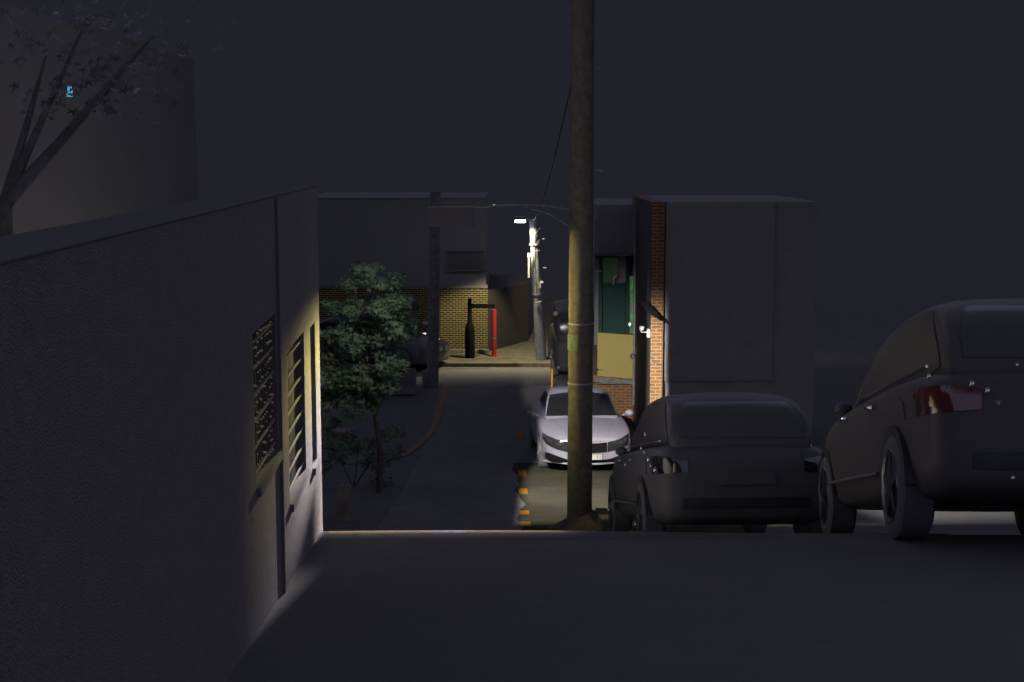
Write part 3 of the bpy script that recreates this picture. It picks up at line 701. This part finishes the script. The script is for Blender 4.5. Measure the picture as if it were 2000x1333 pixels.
# black hatchback right foreground (front away from the camera)
suv = [(-2.2, .45, .42, .80, .86), (-2.17, .70, .32, .88, .94), (-2.05, .82, .25, .95, 1.0), (-1.6, .88, .22, .98, 1.02), (-.8, .895, .22, .97, 1.0), (.6, .895, .22, .95, .98), (1.1, .89, .22, .92, .97), (1.6, .86, .22, .86, .92), (2.0, .78, .25, .76, .82), (2.17, .6, .32, .64, .70), (2.2, .4, .4, .58, .62)]
cabv = [(-2.05, .68, .9, 1.0, 1.02), (-1.95, .70, .9, 1.2, 1.24), (-1.65, .66, .9, 1.44, 1.49), (-1.1, .645, .9, 1.50, 1.55), (-.3, .645, .9, 1.51, 1.56), (.3, .65, .9, 1.45, 1.50), (.8, .70, .9, 1.2, 1.24), (1.15, .74, .9, .97, .985)]
def dark_car(label, loc, rz, body_m, scale=1, pitch=0, lamp='lamp_glass', flip=False, name='hatchback', cat='car'):
    e, bv, cv = car(name, label, loc, rz, 4.4, 1.79, suv, cabv, body_m, .33, (-1.33, 1.3), cat)
    e.rotation_euler.x = pitch; e.scale = (scale,) * 3
    patch(cv, 'rear_window', 'tinted_glass', e, [(-.6, 1.06), (.6, 1.06)], [(-.6, 1.2), (-.5, 1.42), (.5, 1.42), (.6, 1.2)], 'front', .01)
    patch(cv, 'windshield', 'tinted_glass', e, [(-.68, 1.0), (.68, 1.0)], [(-.68, 1.01), (-.58, 1.44), (.58, 1.44), (.68, 1.01)], 'rear', .01)
    for sd, s_ in (('left', -1), ('right', 1)):
        patch(cv, 'side_window', 'tinted_glass', e, [(-1.7, 1.04), (.85, 1.0)], [(-1.7, 1.15), (-1.45, 1.42), (.2, 1.44), (.85, 1.06)], sd, .008, 30, 6)
        q = MB(); q.tube([(s_ * .74, -1.7, 1.04), (s_ * .745, 0, 1.03), (s_ * .75, .9, 1.01)], .010, 8); q.build('window_trim', 'chrome', e, smooth=True)
        for y_ in (-.75, .25):
            q = MB(); q.tube([(s_ * .905, y_ - .09, .86), (s_ * .925, y_ - .05, .865), (s_ * .925, y_ + .05, .865), (s_ * .905, y_ + .09, .86)], .012, 8); q.build('door_handle', 'chrome', e, smooth=True)
        m_ = MB(); m_.ball((s_ * .84, .66, .98), .07, 10, sz=.75); m_.build('side_mirror', body_m, e, smooth=True)
        tl = patch(bv, 'tail_light', lamp, e, [(-.86, .72), (-.55, .74)] if s_ < 0 else [(.55, .74), (.86, .72)], [(-.86, .90), (-.55, .86)] if s_ < 0 else [(.55, .86), (.86, .90)], 'front', .012, 12, 5)
        patch(bv, 'tail_light', lamp, e, [(-2.12, .74), (-1.85, .82)], [(-2.12, .88), (-1.85, .86)], sd, .012, 10, 4)
        patch(bv, 'headlight', 'lamp_glass', e, [(-.72, .58), (-.4, .56)] if s_ < 0 else [(.4, .56), (.72, .58)], [(-.72, .68), (-.4, .64)] if s_ < 0 else [(.4, .64), (.72, .68)], 'rear', .012, 10, 4)
        q = MB(); q.tube([(s_ * .90, -.95, .42), (s_ * .91, 0, .42), (s_ * .90, .95, .42)], .014, 8); q.build('sill_strip', 'dark_metal', e, smooth=True)
    patch(bv, 'bumper_band', 'black', e, [(-.6, .40), (.6, .40)], [(-.6, .5), (.6, .5)], 'front', .012)
    q = MB(); q.box(-.26, .26, -2.225, -2.205, .62, .73); q.build('licence_plate', 'trim', e)
    return e
cc_ = at(1290, 880, 14.6)
sl = -math.atan2(1.2, 4.6) 
e1 = dark_car('black hatchback with glinting lamps parked just right of the near pole', (2.42, 17.3, gz(17.3) + .09), R(2.3), 'black_body', 1.15, R(-12.7))
e3 = dark_car('tall brownish car with red tail lights at the right edge of the picture', (4.0, 11.9, 2.93), R(-3.4), 'brown_body', 1.2, R(-15), 'red_lens')

for e_, pts in ((e1, ((-.875, -1.95, .86, .018), (-.86, -2.0, .80, .013), (-.83, -2.06, .76, .02), (-.885, -1.75, .93, .012), (-.80, -1.2, 1.12, .016), (-.82, -1.0, .98, .014), (-.91, -.4, .82, .012), (-.90, 1.4, .3, .02), (-.9, -1.1, .22, .016))),
                (e3, ((-.82, -2.12, .93, .012), (-.6, -2.2, .88, .014), (-.52, -2.215, .84, .014), (-.35, -2.21, .99, .008), (-.2, -2.215, .9, .01), (.05, -2.21, .96, .012), (.1, -2.215, .86, .01), (-.3, -2.23, .60, .01), (-.1, -2.23, .61, .01), (-.4, -2.235, .35, .012)))):
    for (x_, y_, z_, r_) in pts:
        q = MB(); q.ball((x_ * 1.01, y_ * 1.005, z_), r_, 8, sz=1.5); q.build('glint_bead', 'chrome', e_, smooth=True)  # chrome beads added to the bodywork for glints
# far parked car, van behind the pole
fc, fb, fcb = car('sedan', 'dark car parked at the far left corner with a pale number plate', (at(868, 690, 42.4).x - 2.0, 43.0 - .35, .11), R(63), 4.84, 1.83, sed, cabs, 'black_body', .33, group='cars parked at the far corner')
fc.location = (at(866, 690, 42).x - 2.22, 41.9, .01); fc.rotation_euler.z = R(68)
pl = MB(); pl.box(-.26, .26, -2.455, -2.44, .56, .67); po = pl.build('licence_plate', 'plate', fc)
text('1988', .12, 'text', po, (0, -2.46, .615))
for sd in ('left', 'right'):
    patch(fcb, 'side_window', 'car_glass', fc, [(-.75, 1.0), (1.55, 1.03)], [(-.75, 1.02), (-.15, 1.34), (.9, 1.37), (1.55, 1.1)], sd, .008, 30, 6)
p = at(829, 676, 40.9); q = MB()
for (a_, c_, r_) in ((0, .03, .028), (.05, .03, .018), (0, -.03, .03), (.01, -.09, .014)): q.ball((a_, 0, c_), r_, 8)  # self-lit beads imitate the orange glint of a car tail light
o = q.build('tail_glint', 'orange_glint', smooth=True, loc=p); tag(o, 'small self-lit orange beads standing for a tail light glint at the far left corner', 'lamp')
p = at(829, 651.5, 41.2); q = MB(); q.tube([(-.05, 0, 0), (0, 0, -.005), (.045, 0, -.01)], [.008, .02, .028], 8); o = q.build('corner_glow', 'led_dim', smooth=True, loc=p); tag(o, 'tiny self-lit sliver standing for a white glint above the orange beads', 'lamp')  # glint drawn as a glowing sliver
p = at(857, 663.5, 41.5); q = MB(); q.ball((0, 0, 0), .022, 8, sz=1.4); o = q.build('corner_glow', 'led_dim', smooth=True, loc=p); tag(o, 'tiny white light against the left edge of the brick wall', 'lamp')
q = MB(); prism(q, [(-.12, .12), (.14, .12), (.14, -.2), (.1, -.19), (-.1, -.02)], -.03, .03); p = at(804, 638, 40)
o = q.build('hanging_sign', 'teal', loc=p); 
sg = tag(o, 'small teal green sign showing between the tree and the dark pole', 'sign')
q = MB(); q.tube([(.15, 0, -.9), (.15, 0, .14)], .012, 8); q.build('sign_frame', 'dark_metal', o)
# van
vn = [(-2.3, .45, .3, .8, .9), (-2.28, .8, .22, 1.0, 1.1), (-2.1, .88, .2, 1.15, 1.25), (0, .9, .2, 1.2, 1.25), (2.2, .88, .2, 1.2, 1.25), (2.3, .6, .3, 1.1, 1.2)]
cv_ = [(-2.28, .72, 1.0, 1.2, 1.3), (-2.2, .80, 1.0, 1.75, 1.85), (-1.9, .82, 1.0, 1.88, 1.95), (0, .82, 1.0, 1.9, 1.97), (1.4, .80, 1.0, 1.85, 1.93), (1.9, .8, 1.0, 1.3, 1.4), (2.1, .8, 1.0, 1.1, 1.2)]
ve, vb, vcb = car('van', 'dark van standing behind the pole at the far side of the junction', (at(1075, 700, 38.6).x + .95, 41.2, 0.01), 0, 4.6, 1.8, vn, cv_, 'van_body', .34, cat='van', group='vehicles standing at the far junction')
patch(vcb, 'rear_window', 'car_glass', ve, [(-.68, 1.25), (.68, 1.25)], [(-.68, 1.7), (.68, 1.7)], 'front', .012)
patch(vb, 'bumper', 'chrome', ve, [(-.7, .42), (.7, .42)], [(-.7, .45), (.7, .45)], 'front', .02, 24, 2)
q = MB(); q.ball((-.72, -2.28, .35), .05, 8); q.build('fog_lamp', 'metal', ve, smooth=True)
q = MB(); q.ball((-.8, -2.15, 1.83), .07, 10); q.build('marker_lamp', 'white_plastic', ve, smooth=True)
p = at(965, 402, 58); q = MB(); q.ball((0, 0, 0), .05, 8); o = q.build('distant_lamp', 'led_dim', loc=p, smooth=True); tag(o, 'pinpoint distant light high in the dark left of the street lamp', 'lamp')

# mailbox-like terracotta box and planter between wall and road
pt = empty('planter_box', (at(662, 852, 30.5).x, 30.5, gz(30.5))); tag(pt, 'dull red brick planter box beside the curved edge line, past the tree', 'planter')
q = MB(); q.box(-.26, .26, -.2, .2, 0, .42); q.build('box', 'terracotta', pt, bevel=.02)
q = MB(); q.box(-.17, .17, -.215, -.202, .1, .28); q.build('recess', 'dark_metal', pt)
lw = MB(); lw.box(-1.3, .35, -.1, .1, -.05, .62); o = lw.build('garden_wall', 'kerb', loc=(at(785, 735, 36.8).x, 37.0, 0), bevel=.02); tag(o, 'low grey garden wall beside the foot of the unlit dark pole', 'wall')
gp = MB(); 
gp.box(-.1, .1, -.1, .1, 0, .55); o = gp.build('gate_pier', 'kerb', loc=(at(672, 980, 21).x, 21, gz(21)), bevel=.02); tag(o, 'short concrete pier at the road edge beyond the stucco wall', 'pier')

# ------------------------------------------------------------ trees
def star_leaf(mb, p, n, up, s, k=5):
    n = n.normalized(); a = (up - n * up.dot(n)).normalized() if abs(up.dot(n)) < .99 else n.orthogonal().normalized(); b = n.cross(a)
    vs = [tuple(p)]; m = k * 2 - 1
    for i in range(m):
        t = (i - (m - 1) / 2) / ((m - 1) / 2) * 2.35
        r = s * ((1 - .25 * abs(t) / 2.35) if i % 2 == 0 else .36)
        vs.append(tuple(p + (a * math.cos(t) + b * math.sin(t)) * r))
    mb.add(vs, [(0, i + 1, i + 2) for i in range(m - 1)])
def leaf_cloud(mb, c, rad, n, s, rnd):
    for _ in range(n):
        d = Vector((rnd.gauss(0, 1), rnd.gauss(0, 1), rnd.gauss(0, 1))).normalized() * (rnd.random() ** .45)
        p = Vector(c) + Vector((d.x * rad[0], d.y * rad[1], d.z * rad[2]))
        nn = Vector((rnd.gauss(0, .6), rnd.gauss(0, .6) - .35, rnd.random() + .25))
        star_leaf(mb, p, nn, Vector((rnd.gauss(0, .5), -.4, -1)), s * rnd.uniform(.6, 1.15))
TY = 24.5
rnd = random.Random(3)
tr = empty('maple_tree', (at(738, 800, TY).x, TY, gz(TY))); tag(tr, 'leafy maple tree with layered drooping foliage left of the road', 'tree')
TL = tr.location
clumps = [(720, 525, 36, 18, 90), (700, 640, 60, 30, 200), (770, 715, 36, 22, 120), (740, 750, 50, 24, 170), (650, 680, 34, 26, 120), (780, 640, 34, 24, 110), (640, 740, 24, 24, 90), (690, 550, 30, 16, 60), (745, 548, 42, 16, 130), (715, 590, 50, 18, 170), (760, 600, 48, 22, 260), (680, 608, 35, 14, 90), (740, 625, 40, 20, 170), (790, 590, 34, 20, 150), (800, 640, 24, 16, 60),
          (650, 650, 42, 22, 130), (700, 678, 55, 24, 240), (745, 690, 40, 16, 120), (640, 705, 35, 20, 110), (690, 728, 50, 24, 230), (665, 760, 42, 20, 150), (720, 745, 40, 14, 70), (780, 660, 26, 14, 40), (640, 600, 24, 14, 40), (690, 800, 50, 16, 50), (650, 830, 40, 20, 60), (640, 780, 34, 26, 110), (700, 790, 48, 26, 130), (735, 770, 34, 24, 80), (660, 870, 36, 24, 70), (720, 650, 60, 30, 160), (670, 640, 40, 30, 110), (760, 560, 30, 20, 70)]
cr = MB(); pxm = F / TY
for (x, y, rx, rz_, n) in clumps:
    p = at(x, y, TY + rnd.uniform(-.6, .6)) - TL
    for _ in range(6):
        q = p + Vector((rnd.uniform(-1, 1) * rx / pxm * .6, rnd.uniform(-.4, .4), rnd.uniform(-1, 1) * rz_ / pxm * .6))
        leaf_cloud(cr, q, (rx / pxm * .5, .35, rz_ / pxm * .55), int(n / 6 * 2.6), .075, rnd)
cr.build('crown', 'leaf', tr)
tk = MB(); base = Vector((0, 0, -.1)); fork = Vector((-.05, 0, 1.4))
tk.tube([base, (.03, 0, .7), fork], [.06, .048, .04], 12)
for (x, y, rx, rz_, n) in clumps[:14]:
    p = at(x, y, TY + rnd.uniform(-.3, .3)) - TL; m_ = (fork + p) / 2 + Vector((0, 0, .15)); tk.tube([fork, m_, p], [.035, .02, .006], 7)
tk.build('trunk', 'bark', tr, smooth=True)
sh = empty('shrub', (at(690, 930, 25.4).x, 25.4, gz(25.4))); tag(sh, 'dark low shrub growing around the foot of the maple tree', 'shrub')
c3 = MB()
for (x, y, rx, rz_, n) in ((650, 900, 34, 30, 150), (700, 880, 40, 34, 220), (740, 860, 34, 30, 160), (670, 860, 34, 26, 120), (770, 845, 26, 22, 80), (725, 905, 40, 24, 180), (760, 890, 36, 28, 160), (740, 940, 40, 16, 120)):
    for _ in range(4):
        q = at(x + rnd.uniform(-1, 1) * rx * .5, y + rnd.uniform(-1, 1) * rz_ * .5, 25.4 + rnd.uniform(-.35, .35)) - sh.location
        leaf_cloud(c3, q, (rx / pxm * .5, .3, rz_ / pxm * .5), int(n / 3), .055, rnd)
c3.build('foliage', 'leaf', sh)
k3 = MB()
for x in (660, 700, 735): k3.tube([(0, 0, -.05), tuple((at(x, 890, 25.4) - sh.location) * .6), tuple(at(x, 865, 25.4) - sh.location)], [.02, .014, .004], 6)
k3.build('stems', 'bark', sh)
# dark tree behind the left wall, top left
t2 = empty('garden_tree', (-3.1, 8.5, 3.3)); tag(t2, 'unlit tree above the stucco wall at the upper left, a few leaves catching light', 'tree')
c2 = MB()
for (x, y, rr, n) in ((190, 150, .22, 26), (205, 175, .2, 22), (120, 165, .12, 8), (250, 120, .4, 60), (90, 110, .45, 60), (160, 60, .5, 70), (300, 70, .5, 60), (110, 205, .2, 18)):
    leaf_cloud(c2, at(x, y, 8.5) - t2.location, (rr, rr, rr), n, .055, rnd)
c2.build('crown', 'leaf_dark', t2)
k2 = MB(); k2.tube([(0, 0, -.2), (.05, 0, 1.5), (.1, 0, 2.6), at(215, 170, 8.5) - t2.location], [.09, .075, .05, .015], 10)
for (x, y) in ((250, 120), (90, 110), (160, 60), (300, 70)): k2.tube([(.1, 0, 2.6), at(x, y, 8.5) - t2.location], [.035, .008], 8)
k2.build('trunk', 'pole_dark', t2, smooth=True)
# vase-shaped tree pale patch: lit cloth? -> pale gable seen past the leaves
p = at(135, 178, 22.5)
o = MB(); prism(o, [(-.012, -.036), (.015, -.036), (.016, .0), (.008, .036), (-.004, .034), (-.009, 0)], -.02, .02)
o = o.build('lit_sign', 'cyan', loc=at(135, 178, 9.3)); tag(o, 'small glowing cyan sign glimpsed among the leaves at the upper left', 'sign')

# overhead cables
def cable(pts, r, label, m='black'):
    b = MB(); b.tube(pts, r, 6); o = b.build('overhead_cable', m, smooth=True); tag(o, label, 'cable'); return o
def sag(a, c, s_, n=14): return [Vector(a).lerp(Vector(c), i / n) - Vector((0, 0, s_ * 4 * (i / n) * (1 - i / n))) for i in range(n + 1)]
cable(sag((PX, PY, 7.9), (FX + dx, FY, 4.2), .4), .012, 'upper overhead cable running between the near and the far pole')

# ------------------------------------------------------------ lamps
def lamp_light(name, loc, power, col, radius, expr):
    """shaded point lamp; expr(node_tree, x, y, z) returns socket with the direction dependent output"""
    ld = bpy.data.lights.new(name, 'POINT'); ld.energy = power; ld.color = col; ld.shadow_soft_size = radius; ld.use_nodes = True
    t = ld.node_tree; em = t.nodes['Emission']
    g = t.nodes.new('ShaderNodeNewGeometry'); s_ = t.nodes.new('ShaderNodeSeparateXYZ')
    t.links.new(g.outputs['Incoming'], s_.inputs[0])
    def m(op, a, b=None, c=None, clamp=False):
        n = t.nodes.new('ShaderNodeMath'); n.operation = op; n.use_clamp = clamp
        for i, v in enumerate((a, b, c)):
            if v is None: continue
            if isinstance(v, (int, float)): n.inputs[i].default_value = v
            else: t.links.new(v, n.inputs[i])
        return n.outputs[0]
    def step(v, a, b):
        n = t.nodes.new('ShaderNodeMapRange'); n.interpolation_type = 'SMOOTHSTEP'
        t.links.new(v, n.inputs[0]); n.inputs[1].default_value = a; n.inputs[2].default_value = b; n.inputs[3].default_value = 0; n.inputs[4].default_value = 1
        return n.outputs[0]
    sgn = -1 if FLIP else 1
    x = m('MULTIPLY', s_.outputs[0], sgn); y = m('MULTIPLY', s_.outputs[1], sgn); z = m('MULTIPLY', s_.outputs[2], sgn)
    res = expr(m, step, x, y, z, t)
    if isinstance(res, tuple): strength, color = res; t.links.new(color, em.inputs['Color'])
    else: strength = res
    t.links.new(strength, em.inputs['Strength'])
    o = bpy.data.objects.new(name, ld); C.objects.link(o); o.location = loc; return o
FLIP = False
def mix(t, fac, a, b):
    n = t.nodes.new('ShaderNodeMixRGB'); t.links.new(fac, n.inputs[0]); n.inputs[1].default_value = (*a, 1); n.inputs[2].default_value = (*b, 1); return n.outputs[0]
HEAD = (LX, LY, LZ)
# backward light of the shaded lamp, hand-masked by direction onto wall end and crest
def back(m, st, x, y, z, t):
    dn = m('MULTIPLY', z, -1)
    s = m('MULTIPLY', st(dn, -.004, .06), st(m('MULTIPLY', y, -1), .6, .9))
    az = m('DIVIDE', x, m('MULTIPLY', y, -1)); naz = m('MULTIPLY', az, -1); wl = m('SUBTRACT', 1, m('MULTIPLY', st(dn, .12, .16), m('SUBTRACT', 1, st(naz, .0655, .070)))); wallw = m('MAXIMUM', m('MULTIPLY', wl, st(naz, .040, .068)), m('MULTIPLY', wl, m('MULTIPLY', st(naz, .0365, .040), .2)))
    crest = m('MULTIPLY', m('MULTIPLY', st(dn, .191, .198), m('SUBTRACT', 1, st(az, .125, .16))), .36); s = m('MULTIPLY', s, m('MAXIMUM', wallw, m('ADD', crest, m('ADD', .0001, m('MULTIPLY', m('MULTIPLY', st(az, .25, .4), st(dn, .1, .2)), .0008)))))
    return s, mix(t, st(dn, .045, .12), (1, .84, .30), (1, .90, .90))
lamp_light('street_lamp_light', HEAD, 40000, (1, 1, 1), .06, back)
# side light, hand-masked by direction onto the pole
def side(m, st, x, y, z, t):
    dn = m('MULTIPLY', z, -1)
    return m('MULTIPLY', m('ADD', m('MULTIPLY', dn, 1.0), .06), m('MULTIPLY', st(dn, -.01, .03), m('MULTIPLY', st(x, .35, .6), st(m('MULTIPLY', m('ABSOLUTE', y), -1), -.17, -.11))))
lamp_light('street_lamp_light', HEAD, 800, (1, .82, .30), .05, side)
# forward light, hand-masked by direction onto sedan, house, parking strip
def fwd(m, st, x, y, z, t):
    dn = m('MULTIPLY', z, -1); ra = m('DIVIDE', x, m('MAXIMUM', dn, .001))
    s = m('MULTIPLY', st(dn, .10, .25), st(y, .05, .25))
    azm = m('DIVIDE', x, m('MAXIMUM', y, .01)); low = m('SUBTRACT', 1, st(dn, .37, .42))
    cut = m('SUBTRACT', 1, m('MULTIPLY', m('ADD', st(azm, .41, .425), m('SUBTRACT', st(azm, .283, .295), st(azm, .35, .36))), low))
    pier = m('MULTIPLY', st(azm, .36, .38), low)
    cut = m('MULTIPLY', cut, m('ADD', 1, m('MULTIPLY', pier, m('SUBTRACT', m('MULTIPLY', st(dn, .15, .28), 3.0), 1.0))))
    cut = m('MULTIPLY', cut, m('SUBTRACT', 1, m('MULTIPLY', st(dn, .72, .92), .8)))
    cut = m('MULTIPLY', cut, m('SUBTRACT', 1, m('MULTIPLY', st(dn, .52, .58), st(ra, .5, .6))))
    cut = m('MULTIPLY', cut, m('MAXIMUM', m('MAXIMUM', st(azm, .145, .18), m('SUBTRACT', 1, st(dn, .29, .33))), m('MULTIPLY', st(m('MULTIPLY', azm, -1), .1, .2), 1)))
    tree = m('MULTIPLY', m('MULTIPLY', st(m('MULTIPLY', azm, -1), .18, .3), m('SUBTRACT', 1, st(dn, .5, .68))), .05)
    return m('MULTIPLY', m('MULTIPLY', s, cut), m('ADD', m('MULTIPLY', st(ra, .19, .25), 1.0), m('ADD', tree, .002)))
lamp_light('street_lamp_light', HEAD, 7600, (1, .93, .86), .05, fwd)
# far lamp, output masked by direction to keep van and upper wall dark
def far(m, st, x, y, z, t):
    dn = m('MULTIPLY', z, -1)
    s = m('MULTIPLY', m('MULTIPLY', st(dn, .02, .2), st(y, -.75, -.1)), m('SUBTRACT', 1, m('MULTIPLY', st(x, .22, .36), m('SUBTRACT', 1, st(y, -.08, .12)))))
    s = m('MULTIPLY', s, m('SUBTRACT', 1, m('MULTIPLY', st(x, .25, .5), m('SUBTRACT', .92, m('MULTIPLY', dn, .92))))); nx_ = m('MULTIPLY', x, -1); off = m('MULTIPLY', st(m('DIVIDE', nx_, m('MAXIMUM', dn, .01)), .57, .62), st(m('DIVIDE', nx_, m('MAXIMUM', m('ABSOLUTE', y), .01)), 1.24, 1.32)); s = m('MULTIPLY', s, m('SUBTRACT', 1, m('MULTIPLY', off, .985))); lx = st(x, -.12, .05); s = m('MULTIPLY', s, m('MAXIMUM', lx, st(dn, .54, .68)))
    return s
lamp_light('street_lamp_light', (hd.x, 41.75, hd.z - .25), 1000, (1, .86, .5), .08, far)

# warm street lamp standing behind the viewer on the right; only its glints and a brown tint reach the picture
sl_ = empty('street_lamp', (5.3, -1.5, 4.8)); tag(sl_, 'warm street lamp standing behind the viewpoint on the right', 'street lamp')
b = MB(); b.tube([(0, 0, -.2), (0, 0, 4.2), (-.1, 0, 4.5), (-.6, 0, 4.6)], [.07, .05, .04, .03], 12); b.build('post', 'dark_metal', sl_, smooth=True)
b = MB(); b.box(-1.0, -.5, -.12, .12, 4.56, 4.66); b.build('lamp_housing', 'dark_metal', sl_)
b = MB(); b.box(-.95, -.55, -.09, .09, 4.535, 4.555); b.build('lamp_glass', 'led', sl_)
ld = bpy.data.lights.new('street_lamp_light', 'POINT'); ld.energy = 5; ld.color = (1, .62, .28); ld.shadow_soft_size = .06
o = bpy.data.objects.new('street_lamp_light', ld); C.objects.link(o); o.location = (4.55, -1.5, 9.25)
